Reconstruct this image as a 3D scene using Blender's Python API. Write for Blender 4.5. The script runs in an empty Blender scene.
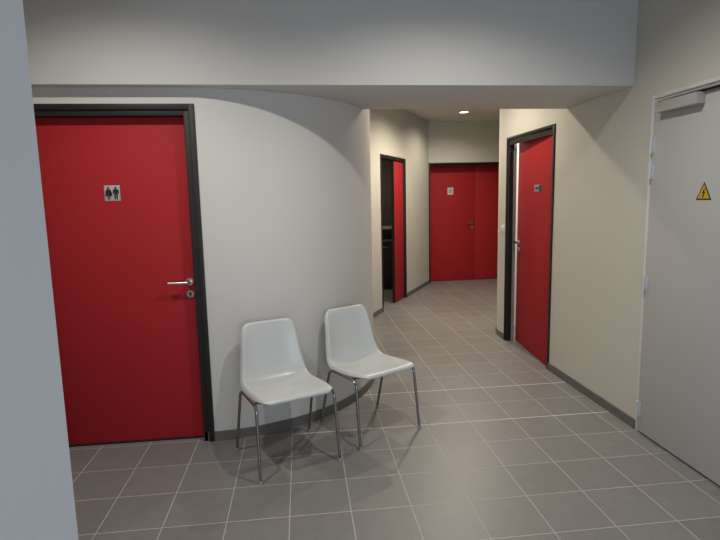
import bpy, bmesh, math, random
from mathutils import Vector, Matrix
random.seed(4)
PI = math.pi
scene = bpy.context.scene
C = scene.collection

# ------------------------------------------------------------------ camera
YAW, PITCH, ROLL = 0.11133895, 0.13620862, -0.02202673
FPX = 518.30
fwd = Vector((math.sin(YAW) * math.cos(PITCH), math.cos(YAW) * math.cos(PITCH), -math.sin(PITCH)))
rgt = Vector((math.cos(YAW), -math.sin(YAW), 0))
upv = rgt.cross(fwd)
r2 = rgt * math.cos(ROLL) + upv * math.sin(ROLL)
u2 = r2.cross(fwd)
cd = bpy.data.cameras.new('camera')
cd.sensor_width = 36.0
cd.lens = FPX / 720.0 * 36.0
cd.clip_start = 0.02
cam = bpy.data.objects.new('camera', cd)
C.objects.link(cam)
M = Matrix((r2, u2, -fwd)).transposed().to_4x4()
M.translation = Vector((1.30569, -3.25899, 1.52082))
cam.matrix_world = M
scene.camera = cam

# ------------------------------------------------------------------ light
vs = scene.view_settings
vs.view_transform = 'Standard'
vs.look = 'None'
vs.exposure = 0.0
vs.gamma = 1.0
vs.use_curve_mapping = False
world = bpy.data.worlds.new('world')
scene.world = world
world.use_nodes = True
world.node_tree.nodes['Background'].inputs[0].default_value = (0.6, 0.75, 1.0, 1)
world.node_tree.nodes['Background'].inputs[1].default_value = 0.05

def area_light(name, loc, rot, sx, sy, power, color):
    l = bpy.data.lights.new(name, 'AREA')
    l.shape = 'RECTANGLE'; l.size = sx; l.size_y = sy
    l.energy = power; l.color = color
    o = bpy.data.objects.new(name, l); C.objects.link(o)
    o.location = loc; o.rotation_euler = rot
    return o

def spot_light(name, loc, power, color, cone=140, blend=0.5, radius=0.05):
    l = bpy.data.lights.new(name, 'SPOT')
    l.energy = power; l.color = color
    l.spot_size = math.radians(cone); l.spot_blend = blend
    l.shadow_soft_size = radius
    o = bpy.data.objects.new(name, l); C.objects.link(o)
    o.location = loc
    return o

LAMP_COL = (1.0, 0.955, 0.87)
WARM_COL = (1.0, 0.89, 0.72)
# daylight through the glazed entrance behind the camera
area_light('entrance_daylight', (2.0, -5.05, 1.05), (math.radians(90), 0, 0), 2.3, 1.5, 24.5, (0.82, 0.88, 1.0))
FRONT_LAMPS = [(0.38, -1.17, 2.95), (2.15, -1.17, 2.95)]
CORR_LAMPS = [(2.65, 1.55, 2.8), (3.35, 3.2, 2.8), (3.84, 4.66, 2.8)]
FRONT_POWER = 77
CORR_POWER = (60, 135, 42)

# ------------------------------------------------------------------ materials
def new_mat(name):
    m = bpy.data.materials.new(name); m.use_nodes = True
    nt = m.node_tree
    return m, nt, nt.nodes['Principled BSDF']

def mat(name, col, rough=0.5, metal=0.0, var=0.0, scale=6.0, bump=0.0, bscale=200.0, spec=0.5):
    m, nt, b = new_mat(name)
    b.inputs['Base Color'].default_value = (*col, 1)
    b.inputs['Roughness'].default_value = rough
    b.inputs['Metallic'].default_value = metal
    b.inputs['Specular IOR Level'].default_value = spec
    tc = nt.nodes.new('ShaderNodeTexCoord')
    if var > 0:
        n = nt.nodes.new('ShaderNodeTexNoise'); n.inputs['Scale'].default_value = scale
        n.inputs['Detail'].default_value = 4
        nt.links.new(tc.outputs['Object'], n.inputs['Vector'])
        mr = nt.nodes.new('ShaderNodeMapRange')
        mr.inputs['To Min'].default_value = 1 - var; mr.inputs['To Max'].default_value = 1 + var
        nt.links.new(n.outputs['Fac'], mr.inputs['Value'])
        mx = nt.nodes.new('ShaderNodeVectorMath'); mx.operation = 'SCALE'
        mx.inputs[0].default_value = col
        nt.links.new(mr.outputs[0], mx.inputs['Scale'])
        nt.links.new(mx.outputs[0], b.inputs['Base Color'])
    if bump > 0:
        n = nt.nodes.new('ShaderNodeTexNoise'); n.inputs['Scale'].default_value = bscale
        n.inputs['Detail'].default_value = 2
        nt.links.new(tc.outputs['Object'], n.inputs['Vector'])
        bp = nt.nodes.new('ShaderNodeBump'); bp.inputs['Strength'].default_value = bump
        bp.inputs['Distance'].default_value = 0.002
        nt.links.new(n.outputs['Fac'], bp.inputs['Height'])
        nt.links.new(bp.outputs[0], b.inputs['Normal'])
    return m

def emit(name, col, s):
    m, nt, b = new_mat(name)
    b.inputs['Base Color'].default_value = (*col, 1)
    b.inputs['Emission Color'].default_value = (*col, 1)
    b.inputs['Emission Strength'].default_value = s
    return m

def floor_mat():
    m, nt, b = new_mat('grey_floor_tiles')
    N, L = nt.nodes, nt.links
    geo = N.new('ShaderNodeNewGeometry')
    sep = N.new('ShaderNodeSeparateXYZ'); L.new(geo.outputs['Position'], sep.inputs[0])
    def math_(op, a, v=None, w=None):
        n = N.new('ShaderNodeMath'); n.operation = op
        for i, q in enumerate((a, v, w)):
            if q is None: continue
            if isinstance(q, (int, float)): n.inputs[i].default_value = q
            else: L.new(q, n.inputs[i])
        return n.outputs[0]
    def line(o, half):
        t = math_('DIVIDE', o, 0.3)
        f = math_('FRACT', math_('ADD', t, 100.5))
        d = math_('MULTIPLY', math_('ABSOLUTE', math_('SUBTRACT', f, 0.5)), 0.3)
        return math_('LESS_THAN', d, half)
    X, Y = sep.outputs[0], sep.outputs[1]
    g = math_('MAXIMUM', line(X, 0.0024), line(Y, 0.0024))
    # the two wide pale movement joints that run to the right-hand wall
    def joint(y0):
        d = math_('LESS_THAN', math_('ABSOLUTE', math_('SUBTRACT', Y, y0)), 0.0045)
        return math_('MULTIPLY', d, math_('GREATER_THAN', X, 1.2))
    j = math_('MAXIMUM', joint(0.0), joint(0.6))
    cx = math_('FLOOR', math_('DIVIDE', X, 0.3)); cy = math_('FLOOR', math_('DIVIDE', Y, 0.3))
    cmb = N.new('ShaderNodeCombineXYZ'); L.new(cx, cmb.inputs[0]); L.new(cy, cmb.inputs[1])
    wn = N.new('ShaderNodeTexWhiteNoise'); L.new(cmb.outputs[0], wn.inputs['Vector'])
    nz = N.new('ShaderNodeTexNoise'); nz.inputs['Scale'].default_value = 14; nz.inputs['Detail'].default_value = 6
    L.new(geo.outputs['Position'], nz.inputs['Vector'])
    k = math_('ADD', math_('MULTIPLY', wn.outputs['Value'], 0.10), math_('MULTIPLY', nz.outputs['Fac'], 0.22))
    k = math_('ADD', k, 0.84)
    sc = N.new('ShaderNodeVectorMath'); sc.operation = 'SCALE'
    sc.inputs[0].default_value = TILE
    L.new(k, sc.inputs['Scale'])
    def mix(f, a, c):
        n = N.new('ShaderNodeMix'); n.data_type = 'RGBA'
        L.new(f, n.inputs['Factor']); L.new(a, n.inputs['A']); n.inputs['B'].default_value = (*c, 1)
        return n.outputs['Result']
    col = mix(g, sc.outputs[0], (0.47, 0.46, 0.44))
    col = mix(j, col, (0.62, 0.61, 0.58))
    L.new(col, b.inputs['Base Color'])
    rr = math_('ADD', math_('MULTIPLY', math_('MAXIMUM', g, j), 0.35), 0.42)
    L.new(rr, b.inputs['Roughness'])
    b.inputs['Specular IOR Level'].default_value = 0.45
    h = math_('SUBTRACT', 1.0, g)
    bp = N.new('ShaderNodeBump'); bp.inputs['Strength'].default_value = 0.4; bp.inputs['Distance'].default_value = 0.0015
    L.new(h, bp.inputs['Height']); L.new(bp.outputs[0], b.inputs['Normal'])
    return m

TILE = (0.222, 0.216, 0.212)
MT = dict(
    white=mat('white_wall_paint', (0.60, 0.592, 0.572), 0.65, bump=0.12, bscale=260, var=0.015, scale=2),
    cream=mat('cream_wall_paint', (0.60, 0.585, 0.525), 0.65, bump=0.12, bscale=260, var=0.015, scale=2),
    ceiling=mat('ceiling_paint', (0.64, 0.62, 0.58), 0.8),
    hall_ceiling=mat('darkened_hall_ceiling', (0.30, 0.28, 0.26), 0.8),  # unseen ceiling, darkened to cut bounce onto the beam top
    floor=floor_mat(),
    skirting=mat('skirting_tile', (0.135, 0.128, 0.122), 0.45, var=0.15, scale=10),
    red=mat('red_laminate', (0.38, 0.020, 0.026), 0.58, var=0.03, scale=3, spec=0.15),
    bronze=mat('dark_bronze_paint', (0.019, 0.018, 0.016), 0.5, spec=0.3),
    strip_grey=mat('grey_jamb_strip', (0.30, 0.27, 0.25), 0.6),
    grey_door=mat('light_grey_door_paint', (0.475, 0.48, 0.48), 0.5, var=0.02, scale=3),
    grey_frame=mat('pale_frame_paint', (0.72, 0.72, 0.73), 0.4),
    hinge=mat('pale_hinge_metal', (0.62, 0.62, 0.66), 0.35, metal=0.3),
    closer=mat('closer_silver_paint', (0.44, 0.43, 0.41), 0.4, metal=0.2),
    steel=mat('satin_steel', (0.55, 0.53, 0.50), 0.28, metal=1.0),
    chrome=mat('chrome', (0.33, 0.33, 0.34), 0.2, metal=1.0),
    dark=mat('gap_shade_and_fittings', (0.012, 0.012, 0.012), 0.7),  # near-black for painted gap shade, keyholes and the slide rail
    plastic=mat('pale_grey_plastic', (0.55, 0.57, 0.575), 0.27, var=0.015, scale=5, bump=0.05, bscale=400),
    glide=mat('grey_plastic_glide', (0.30, 0.30, 0.30), 0.5),
    plate=mat('brushed_plate', (0.43, 0.42, 0.42), 0.45),
    dim_plate=mat('grey_plate', (0.27, 0.27, 0.29), 0.45),
    paper=mat('white_paper', (0.62, 0.60, 0.60), 0.6),
    ink=mat('black_ink', (0.012, 0.014, 0.014), 0.5),
    print_grey=mat('grey_print', (0.36, 0.35, 0.36), 0.6),
    yellow=mat('warning_yellow', (0.62, 0.36, 0.01), 0.5),
    switch=mat('white_switch_plastic', (0.80, 0.79, 0.77), 0.35),
    counter=mat('dark_brown_laminate', (0.035, 0.028, 0.024), 0.5),
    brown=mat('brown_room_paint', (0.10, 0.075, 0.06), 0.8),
    micro=mat('silver_appliance', (0.42, 0.40, 0.38), 0.4),
    glass=mat('dark_oven_glass', (0.008, 0.008, 0.009), 0.15),
    lens=emit('lamp_lens', (1.0, 0.93, 0.82), 5.0),
    pane=emit('daylit_pane', (0.62, 0.78, 1.0), 1.2),
)

# ------------------------------------------------------------------ helpers
def finish(name, bm, m, parent=None, smooth=35):
    bmesh.ops.remove_doubles(bm, verts=bm.verts, dist=1e-5)
    bmesh.ops.recalc_face_normals(bm, faces=bm.faces)
    me = bpy.data.meshes.new(name)
    bm.to_mesh(me); bm.free()
    if smooth:
        for f in me.polygons: f.use_smooth = True
        me.set_sharp_from_angle(angle=math.radians(smooth))
    me.materials.append(m)
    o = bpy.data.objects.new(name, me)
    C.objects.link(o)
    if parent is not None: o.parent = parent
    return o

def box(bm, x0, x1, y0, y1, z0, z1, bev=0.0):
    t = bmesh.new()
    vs_ = [t.verts.new((x, y, z)) for z in (z0, z1) for y in (y0, y1) for x in (x0, x1)]
    for q in ((0, 2, 3, 1), (4, 5, 7, 6), (0, 1, 5, 4), (2, 6, 7, 3), (0, 4, 6, 2), (1, 3, 7, 5)):
        t.faces.new([vs_[i] for i in q])
    if bev > 0:
        bmesh.ops.bevel(t, geom=list(t.edges), offset=bev, segments=2, affect='EDGES', profile=0.5)
    merge(bm, t)

def merge(bm, t):
    me = bpy.data.meshes.new('tmp'); t.to_mesh(me); t.free()
    bm.from_mesh(me); bpy.data.meshes.remove(me)

def tube(bm, pts, r, seg=12, cap=True):
    pts = [Vector(p) for p in pts]
    rings = []
    up = None
    for i, p in enumerate(pts):
        a = pts[max(i - 1, 0)]; b = pts[min(i + 1, len(pts) - 1)]
        t = (b - a).normalized()
        if up is None:
            up = Vector((0, 0, 1)) if abs(t.z) < 0.9 else Vector((1, 0, 0))
        n1 = (up - t * up.dot(t)).normalized(); up = n1
        n2 = t.cross(n1)
        rr = r[i] if isinstance(r, (list, tuple)) else r
        rings.append([bm.verts.new(p + (n1 * math.cos(2 * PI * k / seg) + n2 * math.sin(2 * PI * k / seg)) * rr) for k in range(seg)])
    for i in range(len(rings) - 1):
        for k in range(seg):
            bm.faces.new((rings[i][k], rings[i][(k + 1) % seg], rings[i + 1][(k + 1) % seg], rings[i + 1][k]))
    if cap:
        bm.faces.new(list(reversed(rings[0]))); bm.faces.new(rings[-1])

def bend(pts, rad, n=6):
    """round the inner corners of a polyline"""
    pts = [Vector(p) for p in pts]
    out = [pts[0]]
    for i in range(1, len(pts) - 1):
        p, a, b = pts[i], pts[i - 1], pts[i + 1]
        d1 = (a - p).normalized(); d2 = (b - p).normalized()
        r = min(rad, (a - p).length * .49, (b - p).length * .49)
        s, e = p + d1 * r, p + d2 * r
        for k in range(n + 1):
            t = k / n
            out.append(s * (1 - t) ** 2 + p * 2 * t * (1 - t) + e * t * t)
    out.append(pts[-1])
    return out

def prism_y(bm, outline, y0, y1):
    """outline in (x, z), extruded along y"""
    f = [bm.verts.new((x, y0, z)) for x, z in outline]
    g = [bm.verts.new((x, y1, z)) for x, z in outline]
    bm.faces.new(f); bm.faces.new(list(reversed(g)))
    n = len(f)
    for i in range(n):
        bm.faces.new((f[i], g[i], g[(i + 1) % n], f[(i + 1) % n]))

def prism_z(bm, outline, z0, z1):
    f = [bm.verts.new((x, y, z0)) for x, y in outline]
    g = [bm.verts.new((x, y, z1)) for x, y in outline]
    bm.faces.new(list(reversed(f))); bm.faces.new(g)
    n = len(f)
    for i in range(n):
        bm.faces.new((f[i], f[(i + 1) % n], g[(i + 1) % n], g[i]))

def disc_y(bm, x, z, r, y0, y1, seg=24, bev=0.0):
    tube(bm, [(x, y0, z), (x, y1, z)], r, seg)

def thing(name, label, cat, loc=(0, 0, 0), rotz=0, group=None, kind=None):
    o = bpy.data.objects.new(name, None); C.objects.link(o)
    o.empty_display_size = 0.1
    o.location = loc; o.rotation_euler = (0, 0, rotz)
    return tag(o, label, cat, group, kind)

def tag(o, label=None, cat=None, group=None, kind=None):
    if label: o['label'] = label
    if cat: o['category'] = cat
    if group: o['group'] = group
    if kind: o['kind'] = kind
    return o

def struct(name, bm, m, label=None, cat=None, smooth=35):
    return tag(finish(name, bm, m, None, smooth), label, cat, None, 'structure')

def wall_strip(pts, thick, z0, z1, openings=()):
    """a wall along a plan polyline; its body lies to the LEFT of the path when thick > 0.
    openings: (s0, s1, top) along the path length"""
    pts = [Vector((p[0], p[1])) for p in pts]
    S = [0.0]
    for i in range(1, len(pts)): S.append(S[-1] + (pts[i] - pts[i - 1]).length)
    nrm = []
    for i in range(len(pts)):
        d1 = (pts[i] - pts[i - 1]).normalized() if i > 0 else None
        d2 = (pts[i + 1] - pts[i]).normalized() if i < len(pts) - 1 else None
        if d1 is None: d1 = d2
        if d2 is None: d2 = d1
        t = (d1 + d2).normalized(); n = Vector((-t.y, t.x))
        nrm.append(n / max(0.5, n.dot(Vector((-d1.y, d1.x)))))
    st = []
    for i in range(len(pts)): st.append((S[i], pts[i], nrm[i]))
    for (a, b, top) in openings:
        for s in (a, b):
            for i in range(len(pts) - 1):
                if S[i] + 1e-6 < s < S[i + 1] - 1e-6:
                    t = (s - S[i]) / (S[i + 1] - S[i])
                    d = (pts[i + 1] - pts[i]).normalized()
                    st.append((s, pts[i].lerp(pts[i + 1], t), Vector((-d.y, d.x))))
                    break
    st.sort(key=lambda q: q[0])
    bm = bmesh.new()
    def seg_z0(i):
        mid = (st[i][0] + st[i + 1][0]) / 2
        for (a, b, top) in openings:
            if a < mid < b: return top
        return z0
    n = len(st)
    zs = [seg_z0(i) for i in range(n - 1)]
    def V(i, back, z):
        p = st[i][1] + st[i][2] * (thick if back else 0)
        return bm.verts.new((p.x, p.y, z))
    for i in range(n - 1):
        b0 = zs[i]
        v = [V(i, 0, b0), V(i + 1, 0, b0), V(i + 1, 0, z1), V(i, 0, z1), V(i, 1, b0), V(i + 1, 1, b0), V(i + 1, 1, z1), V(i, 1, z1)]
        bm.faces.new((v[0], v[1], v[2], v[3])); bm.faces.new((v[5], v[4], v[7], v[6]))
        bm.faces.new((v[3], v[2], v[6], v[7])); bm.faces.new((v[4], v[5], v[1], v[0]))
    for i in range(n):
        l = zs[i - 1] if i > 0 else None
        r = zs[i] if i < n - 1 else None
        if l is None or r is None: a, b = z0 if (l if r is None else r) == z0 else (l if r is None else r), z1
        elif abs(l - r) > 1e-6: a, b = min(l, r), max(l, r)
        else: continue
        bm.faces.new((V(i, 0, a), V(i, 0, b), V(i, 1, b), V(i, 1, a)))
    return bm

def arc(cx, cy, r, a0, a1, n):
    return [(cx + r * math.cos(math.radians(a0 + (a1 - a0) * k / n)), cy + r * math.sin(math.radians(a0 + (a1 - a0) * k / n))) for k in range(n + 1)]

# ------------------------------------------------------------------ setting
HF, HC = 2.95, 2.8            # ceiling heights: hall and corridor
XR, XL = 3.42, 0.774
BEAM_Y0, BEAM_Y1, BEAM_Z = -0.095, 0.74, 2.188

bm = bmesh.new(); box(bm, -1.8, 7.0, -5.4, 6.6, -0.1, 0.0)
struct('floor', bm, MT['floor'], 'grey square-tiled floor with pale joints', 'floor')

# restroom wall: flat, then swinging round in a quarter circle towards the corridor
R0, X0 = 1.27, 0.64
YB = -0.013              # plane of the restroom wall
curve = arc(X0, R0 + YB, R0, -90, 0, 40)
back_path = [(-1.5, YB)] + curve + [(1.93, 2.86)]
sd = -0.324 + 1.5
bm = wall_strip(back_path, 0.16, 0, HF, [(sd + 0.012, sd + 1.018, 2.07)])
struct('wall_back', bm, MT['white'], 'off-white wall that curves behind the two chairs', 'wall')

# corridor left wall, in line with the open double red door
A = Vector((2.36, 3.54)); dA = Vector((0.483, 0.876)).normalized()
far_c = A + dA * ((5.68 - A.y) / dA.y)
cpath = [(1.93, 2.86), (1.99, 2.92), (2.05, 2.99), (2.105, 3.07), (2.15, 3.155), tuple(A - dA * 0.36)] + [tuple(A), tuple(far_c)]
Ls = sum((Vector(cpath[i + 1]) - Vector(cpath[i])).length for i in range(len(cpath) - 2))
bm = wall_strip(cpath, 0.1, 0, HC, [(Ls + 0.012, Ls + 1.068, 2.07)])
struct('wall_corridor', bm, MT['cream'], 'cream wall slanting along the left of the corridor', 'wall')

bm = wall_strip([tuple(far_c), (6.6, 5.68)], 0.28, 0, HC, [(0.012, 1.388, 2.10)])
struct('wall_far', bm, MT['cream'], 'cream wall at the far end of the corridor', 'wall')

# right wall: path runs away from the camera, body to its right
rpath = [(XR, -5.2), (XR, 2.05)] + arc(XR + 0.5, 2.05, 0.5, 180, 90, 16)[1:] + [(6.6, 2.55)]
ELEC0, ELEC1 = -1.32, -0.28
OFF0, OFF1 = 0.913, 1.918
bm = wall_strip(rpath, -0.075, 0, HF, [(ELEC0 + 5.212, ELEC1 + 5.188, 2.07), (OFF0 + 5.212, OFF1 + 5.188, 2.07)])
struct('wall_right', bm, MT['cream'], 'cream right-hand wall with the two doors', 'wall')

bm = bmesh.new(); prism_z(bm, [(XL, -2.1), (XL - 0.05, -2.013), (-1.5, -2.013), (-1.5, -5.2), (0.25, -5.2), (0.25, -2.4)], 0, HF)
struct('wall_left', bm, MT['white'], 'plain pale wall at the near left edge', 'wall')
bm = bmesh.new(); box(bm, -1.6, -1.5, -2.2, 0.1, 0, HF)
struct('wall_recess', bm, MT['white'])
bm = bmesh.new()
box(bm, 0.15, XR + 0.1, -5.35, -5.2, 2.45, HF); box(bm, 0.15, 0.9, -5.35, -5.2, 0, 2.45); box(bm, 3.3, XR + 0.1, -5.35, -5.2, 0, 2.45); box(bm, 0.9, 3.3, -5.35, -5.2, 0, 0.25)
struct('wall_rear', bm, MT['white'])
bm = bmesh.new()
for x in (0.92, 1.69, 2.48, 3.24): box(bm, x, x + 0.05, -5.3, -5.24, 0.25, 2.45)
for z in (0.25, 2.4): box(bm, 0.92, 3.29, -5.3, -5.24, z, z + 0.05)
wf = struct('window_1', bm, MT['bronze'])
bm = bmesh.new(); box(bm, 0.92, 3.29, -5.285, -5.275, 0.26, 2.44)
finish('pane', bm, MT['pane'], wf)

bm = bmesh.new(); box(bm, -1.6, XR + 0.12, -5.4, BEAM_Y0 + 0.02, HF, HF + 0.1)
struct('ceiling', bm, MT['hall_ceiling'])
bm = bmesh.new(); box(bm, 0.4, 6.8, BEAM_Y1 - 0.02, 6.4, HC, HC + 0.1)
struct('ceiling_corridor', bm, MT['ceiling'], 'low cream ceiling of the corridor beyond the beam', 'ceiling')
bm = bmesh.new(); box(bm, -1.5, XR, BEAM_Y0, BEAM_Y1, BEAM_Z, HF + 0.02, 0.003)
struct('trim_1', bm, MT['white'], 'deep off-white boxed beam crossing overhead', 'beam')

# skirtings
def skirting(name, pts, side, label):
    bm = wall_strip(pts, -0.012 * side, 0, 0.062)
    return struct(name, bm, MT['skirting'], label, 'skirting')
skirting('baseboard_back', [(0.706, YB)] + curve + [(1.93, 2.86)], 1, 'dark grey skirting tile along the curved wall behind the chairs')
skirting('baseboard_corridor', cpath[:-2] + [tuple(A)], 1, 'grey skirting at the near end of the corridor left wall')
skirting('baseboard_far', [tuple(A + dA * 1.08), tuple(far_c)], 1, 'grey skirting between the half-open double door and the corner')
skirting('baseboard_right', [(XR, ELEC1), (XR, OFF0)], -1, 'grey skirting between the pale metal door and the ajar red door')
skirting('baseboard_corner', [(XR, OFF1)] + [p for p in rpath[1:]], -1, 'grey skirting round the corner past the ajar red door')

# room behind the ajar door (bright) and room behind the open double door (dim)
bm = bmesh.new()
box(bm, XR + 0.07, 5.6, 0.2, 0.3, 0, HC); box(bm, 5.5, 5.6, 0.3, 2.6, 0, HC); box(bm, XR + 0.07, 5.6, 0.2, 2.6, HC - 0.08, HC - 0.01)
struct('wall_office', bm, MT['white'])
bm = bmesh.new()
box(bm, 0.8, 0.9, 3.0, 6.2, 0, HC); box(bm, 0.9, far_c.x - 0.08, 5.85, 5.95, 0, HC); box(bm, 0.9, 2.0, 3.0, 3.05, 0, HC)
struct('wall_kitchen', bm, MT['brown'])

# ------------------------------------------------------------------ doors
def bar(bm, x0, x1, z0, z1, y0, y1, bev=0.002):
    box(bm, x0, x1, y0, y1, z0, z1, bev)

def door_frame(W, H, fw, depth, m, parent, front=-0.012):
    bm = bmesh.new()
    h = fw * 0.5
    # outer casing, then a set-back inner stop
    bar(bm, 0, h, 0, H, front, depth); bar(bm, W - h, W, 0, H, front, depth); bar(bm, h - .002, W - h + .002, H - h, H, front, depth)
    bar(bm, h - .002, fw, 0, H - h + .002, front + 0.012, depth); bar(bm, W - fw, W - h + .002, 0, H - h + .002, front + 0.012, depth)
    bar(bm, fw - .002, W - fw + .002, H - fw, H - h + .002, front + 0.012, depth)
    return finish('frame', bm, m, parent)

def lever(parent, x, z, y, dirx, m=None, out=0.05, length=0.125):
    """a lever handle on a round rose; y is the leaf's face, outwards is -y"""
    bm = bmesh.new()
    tube(bm, [(x, y + .002, z), (x, y - 0.004, z), (x, y - 0.009, z)], [0.026, 0.026, 0.023], 24)
    pts = bend([(x, y - 0.006, z), (x, y - out, z), (x + dirx * length, y - out, z)], 0.016, 6)
    tube(bm, pts, 0.0095, 14)
    h = finish('handle', bm, MT['steel'], parent)
    bm = bmesh.new()
    zc = z - 0.078
    tube(bm, [(x, y + .002, zc), (x, y - 0.004, zc), (x, y - 0.009, zc)], [0.026, 0.026, 0.023], 24)
    k = finish('lock_escutcheon', bm, MT['steel'], parent)
    bm = bmesh.new()
    tube(bm, [(x, y - 0.008, zc + .003), (x, y - 0.0115, zc + .003)], 0.008, 16)
    box(bm, x - .004, x + .004, y - 0.0115, y - 0.008, zc - 0.016, zc)
    finish('keyhole', bm, MT['dark'], k)
    return h

def leaf_mesh(x0, x1, z0, z1, y0, y1):
    bm = bmesh.new(); box(bm, x0, x1, y0, y1, z0, z1, 0.002); return bm

# 1. the restroom door
W = 1.03
d = thing('door_1', 'closed wide red door beside the chairs, under the man and woman sign', 'door', (-0.324, YB, 0), 0, None, 'structure')
door_frame(W, 2.097, 0.066, 0.15, MT['bronze'], d)
lf = finish('leaf', leaf_mesh(0.068, W - 0.068, 0.012, 2.03, 0.06, 0.10), MT['red'], d)
lever(lf, W - 0.103, 1.032, 0.06, -1, out=0.06, length=0.12)
bm = bmesh.new(); box(bm, 0.066, W - 0.066, 0.055, 0.13, 0.0, 0.011)
finish('bottom_gap_shade', bm, MT['dark'], d)  # dark strip painted in for the shade in the gap under the leaf

# sign on it
def figure(bm, cx, zb, s, woman):
    def P(pts): prism_y(bm, [(cx + a * s, zb + b * s) for a, b in pts], -0.0035, -0.0012)
    tube(bm, [(cx, -0.0035, zb + .91 * s), (cx, -0.0012, zb + .91 * s)], 0.085 * s, 16)
    if woman:
        P([(-.10, .80), (-.17, .78), (-.27, .46), (-.21, .44), (-.12, .66), (-.30, .26), (-.10, .26), (-.10, 0), (-.02, 0), (-.02, .28), (.02, .28), (.02, 0), (.10, 0), (.10, .26), (.30, .26), (.12, .66), (.21, .44), (.27, .46), (.17, .78), (.10, .80)])
    else:
        P([(-.14, .80), (-.22, .76), (-.24, .44), (-.17, .42), (-.14, .68), (-.13, 0), (-.03, 0), (-.01, .42), (.01, .42), (.03, 0), (.13, 0), (.14, .68), (.17, .42), (.24, .44), (.22, .76), (.14, .80)])
s = thing('restroom_sign', 'small square grey sign with black woman and man figures on the wide red door', 'sign', (0.185, YB + 0.0595, 1.588))
bm = bmesh.new(); box(bm, -0.045, 0.045, -0.0015, 0.0005, -0.046, 0.046, 0.0006)
finish('plate', bm, MT['plate'], s)
bm = bmesh.new(); figure(bm, -0.021, -0.037, 0.074, True); finish('woman_figure', bm, MT['ink'], s, 0)
bm = bmesh.new(); figure(bm, 0.021, -0.037, 0.074, False); finish('man_figure', bm, MT['ink'], s, 0)

# 2. the ajar red door on the right wall; local x runs towards the camera
W2 = OFF1 - OFF0
d = thing('door_2', 'narrow-looking red door standing ajar in the right-hand cream wall', 'door', (XR, OFF1, 0), -PI / 2, None, 'structure')
door_frame(W2, 2.10, 0.05, 0.075, MT['bronze'], d)
bm = bmesh.new()
box(bm, 0.05, W2 - 0.05, 0.0, 0.010, 2.022, 2.052); box(bm, 0.05, 0.058, 0.0, 0.010, 0, 2.03)
finish('door_stop', bm, MT['bronze'], d)
bm = bmesh.new()
box(bm, 0.05, 0.062, 0.048, 0.074, 0, 2.03)
finish('jamb_strip', bm, MT['strip_grey'], d)  # lighter grey strip along the deep part of the jamb
bmh = leaf_mesh(-(W2 - 0.11), 0, 0.012, 2.042, 0, 0.04)
lf = finish('leaf', bmh, MT['red'], d)
lf.location = (W2 - 0.055, 0.012, 0)
lf.rotation_euler = (0, 0, math.radians(-5.3))
lever(lf, -(W2 - 0.11) + 0.055, 1.05, 0.0, 1)
p2 = Matrix.Translation((XR, OFF1, 0)) @ Matrix.Rotation(-PI / 2, 4, 'Z') @ Matrix.Translation((W2 - 0.055, 0.012, 0)) @ Matrix.Rotation(math.radians(-5.3), 4, 'Z')
s = thing('door_plate', 'tiny grey name plate on the ajar red door', 'sign')
s.matrix_world = p2 @ Matrix.Translation((-0.335, -0.0005, 1.583))
bm = bmesh.new(); box(bm, -0.092, 0.092, -0.0015, 0.0005, -0.031, 0.031, 0.0006); finish('plate', bm, MT['dim_plate'], s)
bm = bmesh.new(); box(bm, 0.035, 0.090, -0.0025, -0.001, -0.029, 0.029); finish('dark_square', bm, MT['ink'], s)
bm = bmesh.new(); box(bm, -0.06, 0.025, -0.0025, -0.001, -0.007, 0.009); finish('dark_bar', bm, MT['ink'], s)

# 3. double door in the corridor left wall: wide leaf swung inwards, narrow leaf shut
W3 = 1.08
d = thing('door_3', 'half-open narrow red double door on the corridor left wall', 'door', (A.x, A.y, 0), math.atan2(dA.y, dA.x), None, 'structure')
door_frame(W3, 2.097, 0.045, 0.1, MT['bronze'], d)
lf = finish('fixed_leaf', leaf_mesh(0.615, W3 - 0.047, 0.012, 2.035, 0.018, 0.058), MT['red'], d)
bm = bmesh.new(); box(bm, 0.607, 0.617, 0.022, 0.06, 0.012, 2.035); finish('edge_strip', bm, MT['bronze'], lf)
bm = bmesh.new(); tube(bm, [(0.66, 0.02, 1.03), (0.66, 0.012, 1.03)], 0.014, 16); finish('lock_escutcheon', bm, MT['steel'], lf)
lf = finish('open_leaf', leaf_mesh(0, 0.56, 0.012, 2.035, 0, 0.04), MT['red'], d)
lf.location = (0.05, 0.10, 0); lf.rotation_euler = (0, 0, math.radians(112))

# 4. double door closing the corridor
W4 = 1.40
d = thing('door_4', 'closed red double door filling the far end of the corridor', 'door', (far_c.x, 5.68, 0), 0, None, 'structure')
door_frame(W4, 2.112, 0.03, 0.26, MT['bronze'], d, -0.008)
SPL = 4.435 - far_c.x
l1 = finish('wide_leaf', leaf_mesh(0.032, SPL - 0.002, 0.012, 2.08, 0.2, 0.24), MT['red'], d)
l2 = finish('narrow_leaf', leaf_mesh(SPL + 0.003, W4 - 0.032, 0.012, 2.08, 0.2, 0.24), MT['red'], d)
lever(l1, SPL - 0.045, 1.052, 0.2, -1)
s = thing('notice_sheet', 'small white square notice on the far red double door', 'sign', (3.985, 5.8795, 1.625))
bm = bmesh.new(); box(bm, -0.053, 0.053, -0.0015, 0.0005, -0.063, 0.063); finish('sheet', bm, MT['paper'], s)
bm = bmesh.new(); box(bm, -0.026, 0.026, -0.0025, -0.001, -0.032, 0.032); finish('printed_square', bm, MT['print_grey'], s)

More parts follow.
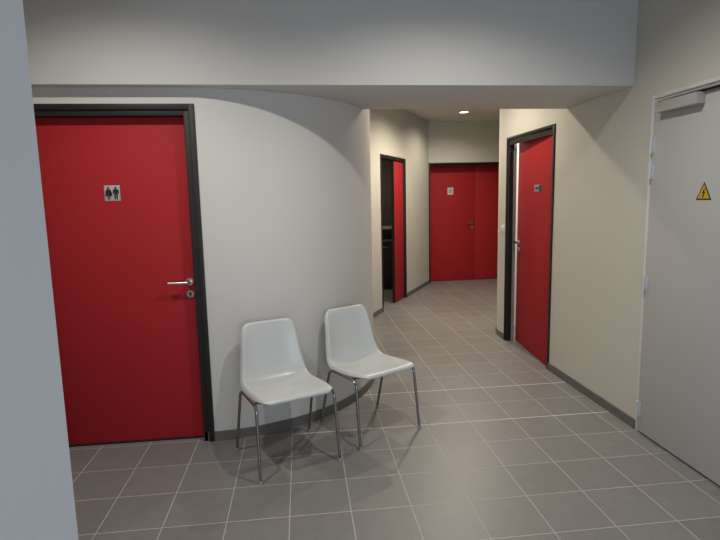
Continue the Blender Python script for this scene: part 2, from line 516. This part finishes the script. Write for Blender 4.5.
# 5. pale metal door to the electrical cupboard
W5 = ELEC1 - ELEC0
d = thing('door_5', 'pale grey metal door with the yellow warning triangle, right edge of the photo', 'door', (XR, ELEC1, 0), -PI / 2, None, 'structure')
door_frame(W5, 2.092, 0.045, 0.075, MT['grey_frame'], d, -0.006)
lf = finish('leaf', leaf_mesh(0.04, W5 - 0.04, 0.012, 2.045, -0.016, 0.03), MT['grey_door'], d)
bm = bmesh.new(); box(bm, 0.036, W5 - 0.036, -0.0, 0.04, 2.044, 2.052); box(bm, 0.036, W5 - 0.036, -0.004, 0.03, 0.0, 0.011)
finish('shadow_gap', bm, MT['dark'], d)  # solid dark strips stand in for the shade in the gaps
for z in (1.80, 1.645, 0.965, 0.155):
    bm = bmesh.new()
    tube(bm, [(0.036, -0.026, z - 0.05), (0.036, -0.026, z + 0.05)], 0.009, 14)
    for q in (-0.02, 0.02): tube(bm, [(0.036, -0.026, z + q - 0.002), (0.036, -0.026, z + q + 0.002)], 0.0102, 14)
    box(bm, 0.036, 0.062, -0.0205, -0.014, z - 0.045, z + 0.045, 0.001)
    box(bm, 0.008, 0.036, -0.0125, -0.004, z - 0.045, z + 0.045, 0.001)
    finish('hinge', bm, MT['hinge'], d)
cl = finish('door_closer', (lambda b: (box(b, 0.125, 0.432, -0.068, -0.014, 1.972, 2.032, 0.005), b)[1])(bmesh.new()), MT['closer'], d)
bm = bmesh.new()
tube(bm, [(0.16, -0.042, 2.03), (0.16, -0.042, 2.044)], 0.012, 14)
box(bm, 0.15, 0.62, -0.05, -0.034, 2.040, 2.045, 0.001)
finish('closer_arm', bm, MT['steel'], cl)
bm = bmesh.new(); box(bm, 0.20, 0.74, -0.032, -0.016, 2.034, 2.048, 0.001)
finish('slide_rail', bm, MT['dark'], cl)

def tri(w, h): return [(-w / 2, 0), (w / 2, 0), (0, h)]
s = thing('warning_sign', 'yellow triangle with a black lightning bolt on the pale metal door', 'sign', (XR - 0.0155, -0.744, 1.476), -PI / 2)
bm = bmesh.new(); prism_y(bm, tri(0.107, 0.095), -0.0015, 0.0005); finish('black_border', bm, MT['ink'], s, 0)
bm = bmesh.new()
prism_y(bm, [(x, z + 0.008) for x, z in tri(0.081, 0.072)], -0.0025, -0.001); finish('yellow_field', bm, MT['yellow'], s, 0)
bm = bmesh.new()
prism_y(bm, [(0.004, 0.062), (-0.011, 0.036), (-0.001, 0.036), (-0.006, 0.022), (-0.010, 0.023), (-0.004, 0.011), (0.004, 0.021), (0.000, 0.021), (0.011, 0.043), (0.002, 0.042), (0.008, 0.060)], -0.0035, -0.002)
finish('lightning_bolt', bm, MT['ink'], s, 0)

# light switch beside the ajar door
s = thing('light_switch', 'white wall switch left of the ajar red door', 'switch', (XR, 2.0, 1.175), -PI / 2)
bm = bmesh.new(); box(bm, -0.04, 0.04, -0.009, 0.001, -0.04, 0.04, 0.003); finish('cover_plate', bm, MT['switch'], s)
bm = bmesh.new(); box(bm, -0.024, 0.024, -0.0135, -0.008, -0.024, 0.024, 0.002); finish('rocker', bm, MT['switch'], s)

# ------------------------------------------------------------------ chairs
def shell_mesh():
    # (y, z, half width, rim lift, rim roll) up the middle of the shell, front lip first
    prof = [(-0.241, 0.430, 0.168, 0, 0), (-0.243, 0.442, 0.180, 0, 0), (-0.234, 0.453, 0.200, .001, .006), (-0.214, 0.457, 0.214, .003, .012), (-0.180, 0.456, 0.224, .006, .018),
            (-0.120, 0.446, 0.230, .012, .022), (-0.030, 0.434, 0.231, .020, .026), (0.050, 0.419, 0.229, .028, .028), (0.105, 0.415, 0.226, .034, .028),
            (0.148, 0.424, 0.222, .036, .028), (0.176, 0.450, 0.217, .034, .028), (0.196, 0.495, 0.209, .032, .026), (0.212, 0.560, 0.199, .030, .026),
            (0.227, 0.640, 0.189, .028, .026), (0.239, 0.705, 0.182, .022, .024), (0.247, 0.748, 0.173, .014, .020), (0.252, 0.770, 0.158, .006, .010),
            (0.258, 0.781, 0.138, .002, .003), (0.268, 0.781, 0.128, 0, 0), (0.277, 0.769, 0.128, 0, 0)]
    P = [Vector((0, a, b)) for a, b, *c in prof]
    bm = bmesh.new(); rows = []
    us = [-1.0, -0.995, -0.965, -0.92, -0.84, -0.7, -0.5, -0.25, 0, 0.25, 0.5, 0.7, 0.84, 0.92, 0.965, 0.995, 1.0]
    n = len(P)
    for i in range(n):
        t = (P[min(i + 1, n - 1)] - P[max(i - 1, 0)]).normalized()
        nr = Vector((0, -t.z, t.y))          # up from the seat, forward from the back
        hw = prof[i][2]
        row = []
        for u in us:
            a = abs(u)
            lift = prof[i][3] * max(0, (min(a, 0.93) - 0.25) / 0.68) ** 2     # dished towards the rims
            roll = -prof[i][4] * (max(0, a - 0.90) / 0.10) ** 1.6             # rim turned over
            row.append(bm.verts.new(P[i] + Vector((u * hw, 0, 0)) + nr * (lift + roll)))
        rows.append(row)
    for i in range(n - 1):
        for j in range(len(us) - 1):
            bm.faces.new((rows[i][j], rows[i][j + 1], rows[i + 1][j + 1], rows[i + 1][j]))
    return bm

def make_chair(label, loc, rotz, group):
    t = thing('stacking_chair', label, 'chair', loc, rotz, group)
    o = finish('seat_shell', shell_mesh(), MT['plastic'], t, 180)
    so = o.modifiers.new('solid', 'SOLIDIFY'); so.thickness = 0.006; so.offset = -1
    ss = o.modifiers.new('sub', 'SUBSURF'); ss.levels = 1; ss.render_levels = 2
    R = 0.0088
    for sx in (-1, 1):
        top_f = Vector((sx * 0.233, -0.185, 0.422)); top_b = Vector((sx * 0.233, 0.110, 0.420))
        ff = Vector((sx * 0.242, -0.230, 0.0)); fb = Vector((sx * 0.242, 0.230, 0.0))
        path = bend([ff, top_f, top_b, fb], 0.045, 8)
        nf = len(path)
        up_i = 1 + 9   # end of the front bend
        bm = bmesh.new(); tube(bm, path[:10], R, 14); leg = finish('leg', bm, MT['chrome'], t)
        bm = bmesh.new(); tube(bm, [ff + Vector((0, 0, 0)), ff.lerp(top_f, 0.045)], [0.0125, 0.0115], 14); finish('foot_glide', bm, MT['glide'], leg)
        bm = bmesh.new(); tube(bm, path[9:11], R, 14); finish('side_rail', bm, MT['chrome'], t)
        bm = bmesh.new(); tube(bm, path[10:], R, 14); leg = finish('leg', bm, MT['chrome'], t)
        bm = bmesh.new(); tube(bm, [fb, fb.lerp(top_b, 0.045)], [0.0125, 0.0115], 14); finish('foot_glide', bm, MT['glide'], leg)
    for y, z in ((-0.125, 0.417), (0.055, 0.402)):
        bm = bmesh.new(); tube(bm, bend([(-0.233, y, 0.42), (-0.19, y, z - .004), (0.19, y, z - .004), (0.233, y, 0.42)], 0.02, 4), 0.0075, 12); finish('cross_bar', bm, MT['chrome'], t)
    return t

chair = make_chair('pale grey plastic chair on chrome legs, nearer the wide red restroom door', (1.174, -0.280, 0), math.radians(22.5), 'pair of chairs by the curved wall')

def copy_tree(o, parent=None):
    c = o.copy(); C.objects.link(c)
    if parent is not None: c.parent = parent
    for ch in list(o.children): copy_tree(ch, c)
    return c
c2 = copy_tree(chair)
c2.location = (1.7155, 0.0335, 0); c2.rotation_euler = (0, 0, math.radians(29.3))
c2['label'] = 'pale grey plastic chair on chrome legs, nearer the corridor opening'

# ------------------------------------------------------------------ kitchen room glimpsed through door 3
ct = thing('base_cabinet', 'dark cabinet in the dim room behind the half-open door', 'cabinet', (2.35, 5.50, 0))
bm = bmesh.new(); box(bm, -0.62, 0.58, -0.28, 0.30, 0.08, 0.775); box(bm, -0.60, 0.56, -0.23, 0.28, 0, 0.08); finish('body', bm, MT['counter'], ct)
for x in (-0.61, -0.005):
    bm = bmesh.new(); box(bm, x, x + 0.575, -0.30, -0.281, 0.10, 0.765, 0.002); dr = finish('door', bm, MT['counter'], ct)
    bm = bmesh.new(); tube(bm, [(x + 0.25, -0.32, 0.72), (x + 0.36, -0.32, 0.72)], 0.005, 10); tube(bm, [(x + 0.26, -0.32, 0.72), (x + 0.26, -0.30, 0.72)], 0.004, 8); tube(bm, [(x + 0.35, -0.32, 0.72), (x + 0.35, -0.30, 0.72)], 0.004, 8)
    finish('handle', bm, MT['steel'], dr)
bm = bmesh.new(); box(bm, -0.63, 0.59, -0.31, 0.30, 0.775, 0.80, 0.003); finish('worktop', bm, MT['counter'], ct)
mw = thing('microwave_oven', 'silver microwave with a black door inside the dim room', 'microwave', (2.72, 5.42, 0.80))
bm = bmesh.new(); box(bm, -0.25, 0.20, -0.17, 0.19, 0.012, 0.25, 0.004)
for x in (-0.22, 0.17):
    for y in (-0.14, 0.16): tube(bm, [(x, y, 0), (x, y, 0.014)], 0.012, 10)
finish('casing', bm, MT['micro'], mw)
bm = bmesh.new(); box(bm, -0.24, 0.09, -0.18, -0.169, 0.045, 0.215, 0.002); finish('door', bm, MT['glass'], mw)
bm = bmesh.new(); box(bm, 0.10, 0.19, -0.178, -0.169, 0.045, 0.215, 0.002); finish('control_panel', bm, MT['glass'], mw)

# ------------------------------------------------------------------ ceiling lamps
def downlight(loc, power, color, label, cone, blend, group=None):
    t = thing('recessed_downlight', label, 'ceiling lamp', loc, 0, group)
    bm = bmesh.new()
    ro, ri, n = 0.088, 0.066, 32
    prof = [(ro, 0.0), (ro, -0.004), (ri + .004, -0.007), (ri, -0.003), (ri, 0.0)]
    rings = [[bm.verts.new((r * math.cos(2 * PI * k / n), r * math.sin(2 * PI * k / n), z)) for k in range(n)] for r, z in prof]
    for i in range(len(prof) - 1):
        for k in range(n): bm.faces.new((rings[i][k], rings[i][(k + 1) % n], rings[i + 1][(k + 1) % n], rings[i + 1][k]))
    finish('trim_ring', bm, MT['switch'], t)
    bm = bmesh.new(); tube(bm, [(0, 0, 0.0), (0, 0, -0.003)], 0.0665, 32); finish('lens', bm, MT['lens'], t)
    l = spot_light('downlight_beam', (loc[0], loc[1], loc[2] - 0.03), power, color, cone, blend, 0.035)
    return t
for i, q in enumerate(FRONT_LAMPS):
    downlight(q, FRONT_POWER, LAMP_COL, ['round white downlight over the hall, left of the pair', 'round white downlight over the hall, right of the pair'][i], 149, 0.72, 'hall downlights')
for i, q in enumerate(CORR_LAMPS):
    downlight(q, CORR_POWER[i], WARM_COL, ['round downlight just behind the beam', 'round downlight over the middle of the corridor', 'glowing round downlight in the ceiling before the far double door'][i], 162, 0.7, 'corridor downlights')
# lamp of the bright office behind the ajar door, unseen fill added in the kitchen
spot_light('office_lamp', (4.1, 1.6, 2.66), 120, (1.0, 0.93, 0.9), 160, 0.3, 0.08)
spot_light('kitchen_fill', (1.9, 4.6, 2.7), 40, WARM_COL, 160, 0.5, 0.1)
